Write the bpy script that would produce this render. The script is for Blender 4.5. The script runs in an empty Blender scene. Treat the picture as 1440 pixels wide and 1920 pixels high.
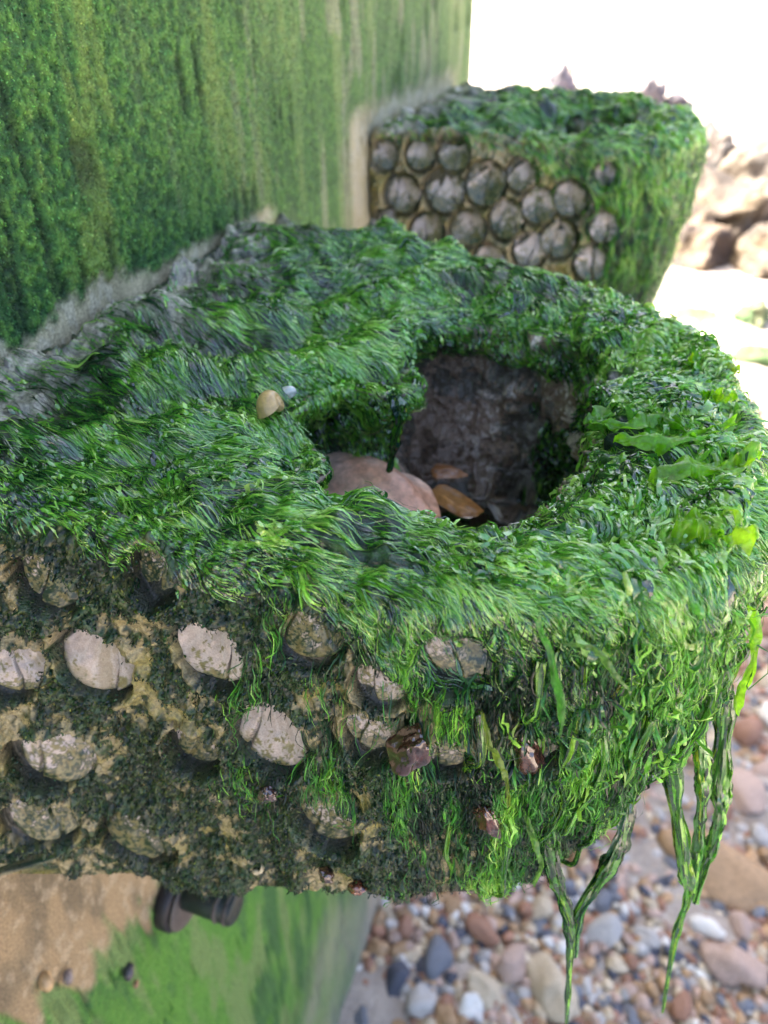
import bpy, bmesh, math
import numpy as np
from mathutils import Vector

# ------------------------------------------------------------------ camera, world, sun, exposure
sc = bpy.context.scene
COL = sc.collection
PITCH, YAW = math.radians(36), math.radians(18.5)
CAM = np.array([0.446, 0.0, 0.25])
cd = bpy.data.cameras.new('camera')
cam = bpy.data.objects.new('camera', cd); COL.objects.link(cam)
cam.location = CAM
cam.rotation_euler = (math.radians(90) - PITCH, 0, YAW)
cd.sensor_fit = 'VERTICAL'; cd.sensor_height = 36.0; cd.sensor_width = 27.0
cd.lens = 36.0 * 1400 / 1920
cd.clip_start = 0.01; cd.clip_end = 2000
cd.dof.use_dof = True; cd.dof.focus_distance = 0.44; cd.dof.aperture_fstop = 5.8
sc.camera = cam
sc.render.resolution_x, sc.render.resolution_y = 768, 1024

SUN = Vector((-0.75, 0.35, 0.90)).normalized()          # towards the sun: behind the sea wall
world = bpy.data.worlds.new('World'); sc.world = world; world.use_nodes = True
wn = world.node_tree.nodes; bg = wn['Background']
sky = wn.new('ShaderNodeTexSky'); sky.sky_type = 'NISHITA'; sky.sun_disc = False
sky.sun_elevation = math.asin(SUN.z); sky.sun_rotation = math.atan2(SUN.x, SUN.y)
sky.dust_density = 6.0; sky.air_density = 0.65; sky.ozone_density = 0.4
world.node_tree.links.new(sky.outputs[0], bg.inputs[0]); bg.inputs[1].default_value = 0.15
sl = bpy.data.lights.new('sun', 'SUN'); sl.energy = 5.0; sl.angle = math.radians(0.6); sl.color = (1.0, 0.95, 0.86)
sun = bpy.data.objects.new('sun', sl); COL.objects.link(sun)
sun.rotation_euler = SUN.to_track_quat('Z', 'Y').to_euler()
vs = sc.view_settings; vs.view_transform = 'Standard'; vs.look = 'None'; vs.gamma = 1.0; vs.exposure = 2.75
sc.cycles.max_bounces = 7; sc.cycles.transparent_max_bounces = 6
sc.cycles.use_denoising = True

# camera basis: at(x, y, ...) turns a pixel of the 1440x1920 photograph into a point on a plane of the place
_f = 1400.0
_fw = np.array([-math.sin(YAW)*math.cos(PITCH), math.cos(YAW)*math.cos(PITCH), -math.sin(PITCH)])
_rt = np.array([math.cos(YAW), math.sin(YAW), 0.0]); _up = np.cross(_rt, _fw)
def at(px, py, axis, val):
    r = _fw + _rt*(px-720)/_f - _up*(py-960)/_f
    return CAM + r*(val-CAM[axis])/r[axis]

# ------------------------------------------------------------------ numpy noise
def _hash(ix, iy, iz, seed):
    h = (ix.astype(np.uint32)*np.uint32(374761393) ^ iy.astype(np.uint32)*np.uint32(668265263)
         ^ iz.astype(np.uint32)*np.uint32(2147483647) ^ np.uint32((seed*1274126177) & 0xffffffff))
    h = (h ^ (h >> np.uint32(13)))*np.uint32(1274126177)
    h = (h ^ (h >> np.uint32(16)))*np.uint32(2246822519)
    h = h ^ (h >> np.uint32(15))
    return (h & np.uint32(0xffffff)).astype(np.float32)/np.float32(0x7fffff) - np.float32(1)
def vnoise(P, scale, seed=0):
    q = P/scale
    i = np.floor(q); f = (q-i).astype(np.float32); i = i.astype(np.int64)
    u = f*f*f*(f*(f*6-15)+10)
    r = 0
    for dx in (0, 1):
        wx = u[..., 0] if dx else 1-u[..., 0]
        for dy in (0, 1):
            wy = u[..., 1] if dy else 1-u[..., 1]
            for dz in (0, 1):
                wz = u[..., 2] if dz else 1-u[..., 2]
                r = r + wx*wy*wz*_hash(i[..., 0]+dx, i[..., 1]+dy, i[..., 2]+dz, seed)
    return r
def fbm(P, scale, octv=4, seed=0, gain=0.5):
    P = np.asarray(P, dtype=np.float64); r = 0; a = 1.0; t = 0
    for o in range(octv):
        r = r + a*vnoise(P + 17.3*o, scale, seed+o*7); t += a; a *= gain; scale *= 0.47
    return r/t*1.7
def sstep(a, b, x):
    t = np.clip((x-a)/(b-a), 0, 1); return t*t*(3-2*t)
def mix(a, b, t):
    return a + (b-a)*t
def mixc(c0, c1, t):
    return c0 + (np.asarray(c1, dtype=np.float32)-c0)*t[..., None]
def nrm(v):
    return v/np.maximum(np.linalg.norm(v, axis=-1, keepdims=True), 1e-9)

# ------------------------------------------------------------------ object helpers
def make_mesh(name, V, F, mat, col=None, smooth=True):
    me = bpy.data.meshes.new(name)
    V = np.ascontiguousarray(V, dtype=np.float32).reshape(-1, 3)
    F = np.ascontiguousarray(F, dtype=np.int32); k = F.shape[1]; n = F.shape[0]
    me.vertices.add(len(V)); me.vertices.foreach_set('co', V.ravel())
    me.loops.add(n*k); me.loops.foreach_set('vertex_index', F.ravel())
    me.polygons.add(n)
    me.polygons.foreach_set('loop_start', np.arange(0, n*k, k, dtype=np.int32))
    if smooth: me.polygons.foreach_set('use_smooth', np.ones(n, dtype=bool))
    me.update(calc_edges=True)
    if col is not None:
        c = np.ones((len(V), 4), dtype=np.float32); c[:, :3] = np.asarray(col).reshape(-1, 3)
        at_ = me.attributes.new('Col', 'FLOAT_COLOR', 'POINT'); at_.data.foreach_set('color', c.ravel())
    me.materials.append(mat)
    return me
def link(name, me, parent=None, loc=None):
    o = bpy.data.objects.new(name, me); COL.objects.link(o)
    if parent is not None: o.parent = parent
    if loc is not None: o.location = loc
    return o
def tag(o, label=None, cat=None, group=None, kind=None):
    if label: o['label'] = label
    if cat: o['category'] = cat
    if group: o['group'] = group
    if kind: o['kind'] = kind
    return o
def grid_faces(n, m, wrap_n=False):
    i = np.arange(n if wrap_n else n-1); j = np.arange(m-1)
    I, J = np.meshgrid(i, j, indexing='ij'); I2 = (I+1) % n
    return np.stack([I*m+J, I2*m+J, I2*m+J+1, I*m+J+1], -1).reshape(-1, 4)

# ------------------------------------------------------------------ materials
def material(name, rough=0.5, coat=0.0, spec=0.5, transl=0.0, attr=True, color=(.5, .5, .5), nscale=300, nvar=0.5,
             bump=0.3, bscale=400, bdist=0.001, metal=0.0, stretch=None, transl_gain=1.6, rvar=0.0):
    m = bpy.data.materials.new(name); m.use_nodes = True
    nt = m.node_tree; N = nt.nodes; L = nt.links
    b = N['Principled BSDF']
    tc = N.new('ShaderNodeTexCoord'); src = tc.outputs['Object']
    if stretch:
        mp = N.new('ShaderNodeMapping'); mp.inputs['Scale'].default_value = stretch
        L.new(src, mp.inputs['Vector']); src = mp.outputs['Vector']
    no = N.new('ShaderNodeTexNoise'); no.inputs['Scale'].default_value = nscale; no.inputs['Detail'].default_value = 6
    no.inputs['Roughness'].default_value = 0.65
    L.new(src, no.inputs['Vector'])
    mr = N.new('ShaderNodeMapRange'); mr.inputs['From Min'].default_value = 0.3; mr.inputs['From Max'].default_value = 0.7
    mr.inputs['To Min'].default_value = 1-nvar; mr.inputs['To Max'].default_value = 1+nvar
    L.new(no.outputs['Fac'], mr.inputs['Value'])
    mul = N.new('ShaderNodeVectorMath'); mul.operation = 'SCALE'
    if attr:
        a = N.new('ShaderNodeAttribute'); a.attribute_name = 'Col'; L.new(a.outputs['Color'], mul.inputs[0])
    else:
        mul.inputs[0].default_value = color
    L.new(mr.outputs['Result'], mul.inputs['Scale'])
    L.new(mul.outputs[0], b.inputs['Base Color'])
    b.inputs['Roughness'].default_value = rough; b.inputs['Coat Weight'].default_value = coat
    b.inputs['Coat Roughness'].default_value = 0.07; b.inputs['Coat IOR'].default_value = 1.7 if coat > .7 else 1.5; b.inputs['Specular IOR Level'].default_value = spec
    b.inputs['Metallic'].default_value = metal
    if rvar:
        n3 = N.new('ShaderNodeTexNoise'); n3.inputs['Scale'].default_value = nscale*0.4; L.new(src, n3.inputs['Vector'])
        m3 = N.new('ShaderNodeMapRange'); m3.inputs['From Min'].default_value = .35; m3.inputs['From Max'].default_value = .65
        m3.inputs['To Min'].default_value = rough-rvar; m3.inputs['To Max'].default_value = rough+rvar
        L.new(n3.outputs['Fac'], m3.inputs['Value']); L.new(m3.outputs['Result'], b.inputs['Roughness'])
    if bump:
        n2 = N.new('ShaderNodeTexNoise'); n2.inputs['Scale'].default_value = bscale; n2.inputs['Detail'].default_value = 4
        L.new(src, n2.inputs['Vector'])
        bp = N.new('ShaderNodeBump'); bp.inputs['Strength'].default_value = bump; bp.inputs['Distance'].default_value = bdist
        L.new(n2.outputs['Fac'], bp.inputs['Height']); L.new(bp.outputs[0], b.inputs['Normal'])
    if transl > 0:
        t = N.new('ShaderNodeBsdfTranslucent'); g = N.new('ShaderNodeVectorMath'); g.operation = 'SCALE'
        g.inputs['Scale'].default_value = transl_gain
        L.new(mul.outputs[0], g.inputs[0]); L.new(g.outputs[0], t.inputs['Color'])
        mx = N.new('ShaderNodeMixShader'); mx.inputs[0].default_value = transl
        L.new(b.outputs[0], mx.inputs[1]); L.new(t.outputs[0], mx.inputs[2])
        L.new(mx.outputs[0], N['Material Output'].inputs['Surface'])
    return m
M_CONC = material('crusted_concrete', rough=0.45, coat=0.25, nscale=420, nvar=0.55, bump=0.8, bscale=700, bdist=0.0015, rvar=.2)
M_CLAY = material('pale_clay', rough=0.34, coat=.3, nscale=900, nvar=0.22, bump=0.35, bscale=900, bdist=0.0008)
M_WEED = material('wet_seaweed', rough=0.16, coat=1.0, spec=.9, transl=0.26, nscale=260, nvar=0.3, bump=0.55, bscale=330, bdist=0.002)
M_LEAF = material('sea_lettuce', rough=0.2, coat=0.35, transl=0.5, nscale=200, nvar=0.3, bump=0.7, bscale=260, bdist=0.002, transl_gain=2.0)
M_FUZZ = material('wet_algae_fuzz', rough=0.3, coat=0.25, spec=.35, transl=0.1, nscale=260, nvar=0.4, bump=0)
M_WALL = material('algae_wall', rough=0.75, spec=0.3, nscale=380, nvar=0.5, bump=0.6, bscale=420, bdist=0.0025)
M_TURF = material('wall_turf', rough=0.45, spec=.4, transl=0.1, nscale=260, nvar=0.3, bump=0)
M_STONE = material('pool_stone', rough=0.42, coat=0.25, nscale=130, nvar=0.4, bump=0.6, bscale=160, bdist=0.002)
M_SHELL = material('snail_shell', rough=0.4, coat=0.2, nscale=200, nvar=0.25, bump=0.2, bscale=500, bdist=0.0004)
M_ANEM = material('wet_anemone', rough=0.12, coat=1.0, nscale=200, nvar=0.4, bump=0.25, bscale=180, bdist=0.002)
M_SHINGLE = material('shingle', rough=0.55, nscale=30, nvar=0.35, bump=0.4, bscale=90, bdist=0.004)
M_SAND = material('sand', rough=0.8, nscale=14, nvar=0.3, bump=0.7, bscale=60, bdist=0.02)
M_ROCK = material('shore_rock', rough=0.8, nscale=3, nvar=0.45, bump=0.9, bscale=9, bdist=0.06)

rng = np.random.default_rng(7)

# ------------------------------------------------------------------ ground
GZ = -2.5
def grid_ground():
    xs = np.concatenate([-np.geomspace(600, 8, 14), np.linspace(-7, 9, 161), np.geomspace(10, 600, 14)])
    ys = np.concatenate([-np.geomspace(100, 4, 8), np.linspace(-3, 16, 191), np.geomspace(17, 1200, 16)])
    X, Y = np.meshgrid(xs, ys, indexing='ij'); P = np.stack([X, Y, np.zeros_like(X)], -1)
    Z = GZ + 0.05*fbm(P, 1.3, 3, 3) + 0.02*fbm(P, .3, 2, 5)
    Z = np.where(np.hypot(X, Y) > 25, GZ, Z)
    V = np.stack([X, Y, Z], -1)
    n = fbm(P, 0.5, 4, 11)
    col = mixc(np.broadcast_to(np.array([.46, .39, .33], np.float32), V.shape), (.34, .28, .23), sstep(-.2, .6, n))
    return V, grid_faces(*X.shape), col
V, F, c = grid_ground()
tag(link('ground', make_mesh('ground', V, F, M_SAND, c)), kind='structure')

# ------------------------------------------------------------------ sea wall
def wall():
    ys = np.concatenate([np.linspace(-1.5, 0.0, 30)[:-1], np.linspace(0.0, 1.2, 700)[:-1], np.linspace(1.2, 1.952, 190)])
    zs = np.concatenate([np.linspace(-2.9, -1.3, 90)[:-1], np.linspace(-1.3, -.05, 320)[:-1], np.linspace(-.05, .62, 400)[:-1], np.linspace(.62, 3.6, 60)])
    Y, Z = np.meshgrid(ys, zs, indexing='ij'); Z0 = np.zeros_like(Y)
    P = np.stack([Z0, Y, Z], -1); Ps = np.stack([Z0, Y, Z*0.16], -1)
    streak = fbm(Ps, 0.035, 3, 2); fine = fbm(P*np.array([1, 1, .6]), 0.009, 3, 4); mid = fbm(P*np.array([1, 1, .35]), 0.05, 4, 6)
    big = fbm(P*np.array([1, 1, .5]), .3, 3, 9); gran = fbm(P*np.array([1, 1, .75]), .0042, 2, 14); thin = fbm(np.stack([Z0, Y, Z*0.09], -1), 0.011, 2, 21)
    groove = sstep(.30, .55, thin)*sstep(-.15, .35, fbm(P, .09, 2, 33))
    # bare strips above both basins and the scraped patch below the near one
    edge = (0.018 + 0.006*streak + 0.005*mid + 0.006*fine)*(1-.55*sstep(.55, .8, Y)*(Y < 1))
    b1 = (1-sstep(-.006, .010, Z-edge))*(1-sstep(.84, .93, Y+.03*mid))*sstep(-.42, -.38, Z)
    b2 = (1-sstep(-.02, .02, Z-(.055+edge)))*sstep(1.14, 1.19, Y)*(1-sstep(1.72, 1.9, Y))
    zb = -.60-.75*(Y-.16)+.08*streak+.05*mid
    b3 = sstep(-.02, .02, Z-zb)*(1-sstep(.385, .42, Y+.04*mid+.12*(Z+.85)))*(1-sstep(-.1, 0, Z))
    b4 = sstep(1.10, 1.22, Y+.04*mid)*(1-sstep(1.28, 1.4, Y))*(1-sstep(.02, .06, Z))*sstep(-.6, -.3, Z)*.8
    foot = 1-sstep(-2.42, -1.9, Z+.25*big)
    bare = np.clip(np.maximum.reduce([b1, b2, b3, b4]), 0, 1)
    thinmoss = sstep(.45, 1.3, Y)
    g = np.broadcast_to(np.array([.040, .130, .028], np.float32), P.shape)
    g = mixc(g, (.090, .215, .036), sstep(-.1, .55, .25*mid + .4*fine + .9*gran)*.85)
    g = mixc(g, (.022, .072, .026), sstep(-.05, -.8, mid*.4+streak*.4+big*.1+.9*gran+.25*fine)*.7)  # hollows of the grain darkened in colour, standing in for shade between bumps
    g = mixc(g, (.17, .25, .05), sstep(.35, .85, streak+.2*fine)*.5)
    g = mixc(g, (.22, .29, .12), thinmoss*(.34+.3*sstep(-.2, .6, streak)))
    g = mixc(g, (.36, .34, .23), thinmoss*.6*sstep(.40, .8, fbm(np.stack([Z0, Y, Z*.2], -1), .022, 2, 44))*.8)
    g = mixc(g, (.014, .030, .018), groove*.62)
    low = 1-sstep(-.45, -.3, Z)
    g = mixc(g, (.075, .20, .025), low*(.6+.3*mid)*(1-foot)); g = mixc(g, (.13, .19, .07), low*sstep(.1, .6, streak)*.7*(1-foot)); g = mixc(g, (.03, .09, .03), low*sstep(-.1, -.6, streak+mid*.5)*.7)
    g = mixc(g, (.035, .10, .055), low*sstep(.8, 1.25, Y)*.8)
    tan = np.broadcast_to(np.array([.47, .42, .26], np.float32), P.shape)
    tan = mixc(tan, (.27, .25, .15), sstep(-.1, .6, mid)*.7); tan = mixc(tan, (.50, .47, .35), sstep(.1, .6, fine+streak*.4)*.5)
    lowtan = np.broadcast_to(np.array([.26, .195, .11], np.float32), P.shape)
    lowtan = mixc(lowtan, (.10, .085, .055), sstep(-.2, .6, mid+big*.5+.4*streak)*.75); lowtan = mixc(lowtan, (.42, .36, .25), sstep(.2, .7, fine)*.35)
    tan = mix(tan, lowtan, low[..., None])
    seam = (1-sstep(.0, .006, np.abs(Z-.003)))*sstep(.1, .2, Y)*(1-sstep(.83, .85, Y))
    col = mix(g, tan, bare[..., None]); col = mixc(col, (.36, .32, .25), foot*.8)
    X = (1-bare)*(0.0026+.0006*mid+.0006*fine*(1-.6*thinmoss) + .0016*gran*(1-.7*thinmoss) + .002*streak - .004*groove) + bare*.0008*fine
    V = np.stack([X, Y, Z], -1)
    return V, grid_faces(*Y.shape), np.clip(col, 0.004, 1), bare
V, F, c, _bare = wall()
WALL_V, WALL_C, WALL_BARE = V, c, _bare
me = make_mesh('sea_wall', V, F, M_WALL, c)
# the mass of the wall behind its face, and an added unseen block set back to shade the near beach
bm = bmesh.new(); bm.from_mesh(me)
lay = bm.verts.layers.float_color.get('Col')
def slab(x0, x1, y0, y1, z0, z1):
    r = bmesh.ops.create_cube(bm, size=1.0)
    for v in r['verts']:
        v.co = Vector(((x0+x1)/2+v.co.x*(x1-x0), (y0+y1)/2+v.co.y*(y1-y0), (z0+z1)/2+v.co.z*(z1-z0)))
        v[lay] = (.17, .2, .09, 1)
slab(-.8, -.006, -1.5, 1.95, -3, 3.6); slab(-6, -.803, -4, 5.0, -3, 4.2)  # second slab is the added sun blocker, out of view
bm.to_mesh(me); bm.free()
tag(link('sea_wall', me), 'tall concrete sea wall coated in short green algae, both rock pool basins fixed to it, with an added shading block behind', 'wall')

# ------------------------------------------------------------------ rock pool basins
def resample(poly, n, weights=None):
    p = np.array(poly+[poly[0]], float); seg = np.linalg.norm(np.diff(p, axis=0), axis=1)
    s = np.concatenate([[0], np.cumsum(seg)])
    # Catmull-Rom through the points keeps the outline rounded
    t = np.linspace(0, s[-1], 4000, endpoint=False)
    k = np.clip(np.searchsorted(s, t, side='right')-1, 0, len(poly)-1); u = ((t-s[k])/seg[k])[:, None]
    m = len(poly); q = np.array(poly)
    a, b, c_, d = q[(k-1) % m], q[k], q[(k+1) % m], q[(k+2) % m]
    r = .5*((2*b)+(-a+c_)*u+(2*a-5*b+4*c_-d)*u*u+(-a+3*b-3*c_+d)*u**3)
    w = np.ones(4000) if weights is None else weights(r)
    dl = np.linalg.norm(np.roll(r, -1, 0)-r, axis=1)*w; cs = np.concatenate([[0], np.cumsum(dl)])
    tt = np.linspace(0, cs[-1], n, endpoint=False)
    return np.stack([np.interp(tt, cs, np.append(r[:, 0], r[0, 0])), np.interp(tt, cs, np.append(r[:, 1], r[0, 1]))], -1)
OUTER2 = [(.001, .262), (.06, .258), (.131, .257), (.216, .258), (.315, .258), (.381, .264), (.443, .279), (.50, .303), (.53, .335), (.543, .38), (.548, .44),
         (.547, .51), (.532, .59), (.505, .655), (.47, .70), (.42, .742), (.37, .768), (.254, .812), (.16, .845), (.103, .855), (.05, .858), (.001, .857),
         (.001, .70), (.001, .55), (.001, .40)]
OUTER = [(.001, .187), (.02, .197), (.05, .2145), (.09, .237), (.131, .253)]+OUTER2[3:]
CEN = np.array([.36, .42])
INNER = [(.262, .330), (.30, .327), (.369, .331), (.405, .343), (.434, .389), (.447, .47), (.438, .565), (.408, .635), (.355, .657), (.312, .652), (.280, .615),
         (.272, .568), (.288, .536), (.299, .505), (.288, .487), (.263, .490), (.240, .480), (.229, .445), (.231, .425), (.246, .408), (.262, .390), (.268, .370), (.255, .360), (.240, .346)]
def wedge(x):
    return np.interp(x, [0, .05, .15, .29, .41, .48, .53, .56], [-.350, -.375, -.412, -.348, -.312, -.302, -.292, -.275])
def radial(poly, th, cen):
    q = np.array(resample(poly, 1500))-cen; a = np.arctan2(q[:, 1], q[:, 0]); r = np.hypot(q[:, 0], q[:, 1])
    o = np.argsort(a); a, r = a[o], r[o]
    return np.interp(th, np.concatenate([a-2*np.pi, a, a+2*np.pi]), np.tile(r, 3))
# cells pressed into the faces: (pixel x, pixel y, radius in pixels)
CELLS1 = [(10, 1255, 62), (178, 1235, 80), (392, 1222, 84), (572, 1195, 72), (705, 1290, 62), (852, 1250, 84), (100, 1415, 74), (368, 1400, 58), (508, 1378, 86),
          (690, 1385, 62), (838, 1440, 66), (72, 1535, 62), (262, 1562, 72), (615, 1545, 68), (88, 1085, 66), (290, 1080, 60), (1000, 1420, 60)]
CELLS2 = [(720, 292, 27), (788, 290, 30), (850, 292, 32), (755, 365, 36), (832, 360, 40), (909, 348, 40), (977, 330, 30), (722, 428, 34), (800, 437, 36), (876, 432, 36), (949, 414, 36),
          (1008, 390, 34), (1066, 376, 34), (1135, 330, 26), (915, 492, 34), (992, 472, 34), (1045, 452, 36), (1105, 500, 34), (845, 505, 34), (770, 505, 34), (1130, 430, 32)]

def build_basin(res, cells, facey, seed, shift, zoff, shrink):
    nt = int(2300*res)
    O = resample(OUTER if seed == 1 else OUTER2, nt, lambda r: np.where(r[:, 0] < .01, .3, np.where(r[:, 1] > .5, .55, 1.0)) + .0)
    th = np.arctan2(O[:, 1]-CEN[1], O[:, 0]-CEN[0])
    Ro = np.hypot(O[:, 0]-CEN[0], O[:, 1]-CEN[1]); U = np.stack([np.cos(th), np.sin(th)], -1)
    Ri = radial(INNER, th, CEN)
    Ri = np.minimum(Ri, Ro-.045)
    cuts = np.array([18, 90, 190, 330, 22]); cuts = np.maximum((cuts*res*1.15).astype(int), 5)
    D = .175
    left = sstep(-.02, .10, CEN[0]-.03-(CEN[0]+Ri*U[:, 0]))            # undercut on the wall side of the pool
    R, Zz, zone = [], [], []
    under = .012+.055*left
    rf = np.minimum(Ri+under, Ro-.03)
    for s in np.linspace(0, 1, cuts[0], endpoint=False):               # pool floor
        R.append(rf*s); Zz.append(np.full(nt, -D)); zone.append(np.full(nt, 0.))
    for s in np.linspace(0, 1, cuts[1], endpoint=False):               # pool wall
        e = s**1.1
        bul = 1-sstep(.70, 1, s)
        r = Ri + (rf-Ri)*bul
        r = r - .006*sstep(.8, .92, s)*(1-sstep(.92, 1.0, s))*left
        R.append(r); Zz.append(-D+(D-.014)*e+0*Ri); zone.append(np.full(nt, 1.+s))
    ro = .016
    for s in np.linspace(0, 1, cuts[2], endpoint=False):               # top
        r = mix(Ri, Ro-ro, s); dist = r-Ri
        z = -.014*np.exp(-(dist/.012)**1.3)
        R.append(r); Zz.append(z); zone.append(np.full(nt, 2.+s))
    zb = wedge(O[:, 0])
    for s in np.linspace(0, 1, cuts[3], endpoint=False):               # rounded edge and side
        k = np.minimum(s/.06, 1); ph = k*np.pi/2
        d = np.maximum(s-.06, 0)/.94
        z = -ro*(1-np.cos(ph)) + (zb+ro)*d
        r = Ro-ro+ro*np.sin(ph) - ((.010 if seed == 1 else .0)+(.050 if seed == 1 else .028)*sstep(.42, .56, O[:, 0]))*np.maximum(d, 0)**2.2
        r = r-.010*sstep(.95, 1, d)
        R.append(r); Zz.append(z); zone.append(np.full(nt, 3.+s))
    for s in np.linspace(0, 1, cuts[4]):                               # underside
        rr = R[-1] if s == 0 else rlast*(1-s)
        if s == 0: rlast = rr.copy()
        R.append(rr); Zz.append(zb+(-.30-zb)*s-.004*np.sin(s*3.1)); zone.append(np.full(nt, 4.+s))
    R = np.array(R).T; Zz = np.array(Zz).T; zone = np.array(zone).T
    P = np.empty(R.shape+(3,)); P[..., 0] = CEN[0]+R*U[:, 0:1]; P[..., 1] = CEN[1]+R*U[:, 1:2]; P[..., 2] = Zz
    onwall = P[..., 0] < .02
    def normals(P):
        Ti = np.roll(P, -1, 0)-np.roll(P, 1, 0); Tj = np.empty_like(P)
        Tj[:, 1:-1] = P[:, 2:]-P[:, :-2]; Tj[:, 0] = P[:, 1]-P[:, 0]; Tj[:, -1] = P[:, -1]-P[:, -2]
        n = nrm(np.cross(Ti, Tj)); return n
    Nn = normals(P)
    if Nn[0, cuts[0]+cuts[1]+cuts[2]//2, 2] < 0: Nn = -Nn
    S = P+np.array([seed*3.1, 0, seed*1.7])
    top = ((zone >= 2) & (zone < 3)).astype(float); side = ((zone >= 3) & (zone < 4)).astype(float); cav = (zone < 2).astype(float)
    # ridges on the top that run from the wall out into the lobes round the pool
    dist = np.clip(R-Ri[:, None], 0, None)
    wv = P[..., 1]+.10*np.sin(P[..., 0]*9+1)-.16*P[..., 0]
    ridge = .5+.5*np.cos((wv-.385)*2*np.pi/.115 + .8*fbm(S, .16, 2, seed+3))
    lm = sstep(.36, .26, P[..., 0])*sstep(.28, .34, P[..., 1])
    lob_d = .030*np.exp(-(((P[..., 1]-.500)/.035)**2+((P[..., 0]-.285)/.05)**2)) + .022*np.exp(-(((P[..., 1]-.375)/.03)**2+((P[..., 0]-.262)/.04)**2))
    top_h = top*(.021*(ridge-.35)*lm + .011*fbm(S, .07, 3, seed+1) + .008*fbm(S, .028, 3, seed+2))
    q1 = S*np.array([.22, 1, 1]) + .02*np.stack([0*S[..., 0], vnoise(S, .06, seed+41), 0*S[..., 0]], -1)
    string = fbm(q1, .011, 3, seed+40)
    top_h = top_h + top*(.0055*string+.0045*fbm(S, .014, 2, seed+43)*sstep(.25, .45, P[..., 0]))
    top_h = top_h - top*lob_d*np.clip(1-dist/.065, 0, 1)**1.6
    rimh = top*(1-lm)*(.010*np.sin(np.clip(dist/(Ro-Ri)[:, None], 0, 1)*np.pi))
    lump = side*(.0040*fbm(S, .06, 3, seed+5)+.0022*fbm(S, .018, 3, seed+6)+.0013*fbm(S, .006, 2, seed+8)) + cav*(.014*fbm(S, .06, 3, seed+7)+.0065*fbm(S, .018, 3, seed+9)+.002*fbm(S, .006, 2, seed+10))
    h = top_h+rimh+lump
    h = h + side*(-.016*sstep(.86, 1.0, zone-3)*sstep(-.1, .5, fbm(S, .05, 3, seed+15)))
    # round cells in the front face
    cc = []; indep = np.zeros(R.shape); below = np.zeros(R.shape); inset = np.zeros(R.shape); rim = np.zeros(R.shape)
    warp = (.0030 if seed == 1 else .0012)*fbm(S, .02, 2, seed+20)
    for (px, py, rp) in cells:
        c0 = at(px, py, 1, facey)
        if c0[0] > .40:
            c0 = at(px, py, 1, facey+.35*(c0[0]-.40))
        if seed == 1 and c0[0] < .131:
            for _ in range(25):
                c0 = .5*c0+.5*at(px, py, 1, float(np.interp(c0[0], [0, .02, .05, .09, .131, .2], [.187, .197, .2145, .237, .253, .258])))
        loc = c0-np.array([0, shift, zoff]); loc[:2] = (loc[:2]-[0, .258])/shrink+[0, .258]
        rr = rp*np.linalg.norm(c0-CAM)/_f*.97/shrink
        cc.append((loc, rr))
        dd = np.linalg.norm((P-loc)*np.array([1, .75, 1]), axis=-1)+warp
        below = np.maximum(below, np.exp(-((P[..., 2]-loc[2]+rr*1.0)/(rr*.45))**2-((P[..., 0]-loc[0])/(rr*.9))**2))
        ik = 1-sstep(rr*.88, rr*1.08, dd); indep = np.maximum(indep, ik*(1+.5*np.clip((P[..., 2]-loc[2])/rr, -1, 1)))
        inset = np.maximum(inset, ik); rim = np.maximum(rim, np.exp(-((dd-rr*1.12)/(rr*.16))**2))
    front = side*(Nn[..., 1] < -.25)
    indep = indep*(1-sstep(.84, .96, zone-3)); inset = inset*(1-sstep(.84, .96, zone-3)); below = below*(1-sstep(.84, .96, zone-3))
    h = h*(1-.7*inset*front) + front*((-.013 if seed == 1 else -.016)*indep + (.0045 if seed == 1 else 0)*below + (.0042 if seed == 1 else .006)*rim*(1-inset))
    h = np.where(onwall & (side > 0), np.minimum(h, .0), h)
    P = P+Nn*h[..., None]
    gr = fbm(S, .0042, 2, seed+45); aq = sstep(-.30, .2, .55*fbm(S*np.array([1, 1, .75]), .045, 4, seed+30)+.55*fbm(S, .011, 3, seed+31)+.2)
    drip = fbm(S*np.array([1, 1, .3]), .022, 3, seed+46)
    P = P+Nn*(side*(1-.9*inset*front)*(aq*(.0022+.0024*gr)+(1-aq)*.0012*gr+.0042*drip))[..., None]
    # keep the back flat against the wall
    P[..., 0] = np.maximum(P[..., 0], .0015)
    n2 = normals(P)
    if n2[0, cuts[0]+cuts[1]+cuts[2]//2, 2] < 0: n2 = -n2
    # algae cover and colours
    a1 = fbm(S*np.array([1, 1, .75]), .045, 4, seed+30); a2 = fbm(S, .011, 3, seed+31); a3 = fbm(S, .004, 2, seed+32)
    upper = sstep(-.10, -.03, P[..., 2])
    clean = (.0 if seed == 1 else .75)*sstep(.42, .30, P[..., 0])
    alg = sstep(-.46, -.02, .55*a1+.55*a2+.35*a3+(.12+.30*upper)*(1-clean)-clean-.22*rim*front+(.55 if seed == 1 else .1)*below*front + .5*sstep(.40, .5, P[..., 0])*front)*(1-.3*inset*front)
    cream = np.broadcast_to(np.array([.28, .235, .115], np.float32), P.shape)
    cream = mixc(cream, (.42, .37, .25), sstep(.15, .7, a2+.5*a3)*.8); cream = mixc(cream, (.24, .21, .05), sstep(-.1, .6, fbm(S, .03, 3, seed+33))*.75)
    cream = mixc(cream, (.09, .06, .035), sstep(.25, .7, a3+a2*.5)*.8)
    dark = np.broadcast_to(np.array([.005, .020, .009], np.float32), P.shape)
    dark = mixc(dark, (.020, .058, .015), sstep(-.1, .6, a2+.4*a3)); dark = mixc(dark, (.075, .095, .014), sstep(.15, .7, a3+.4*a1)*.5)
    col = mix(cream, dark, alg[..., None])
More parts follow.
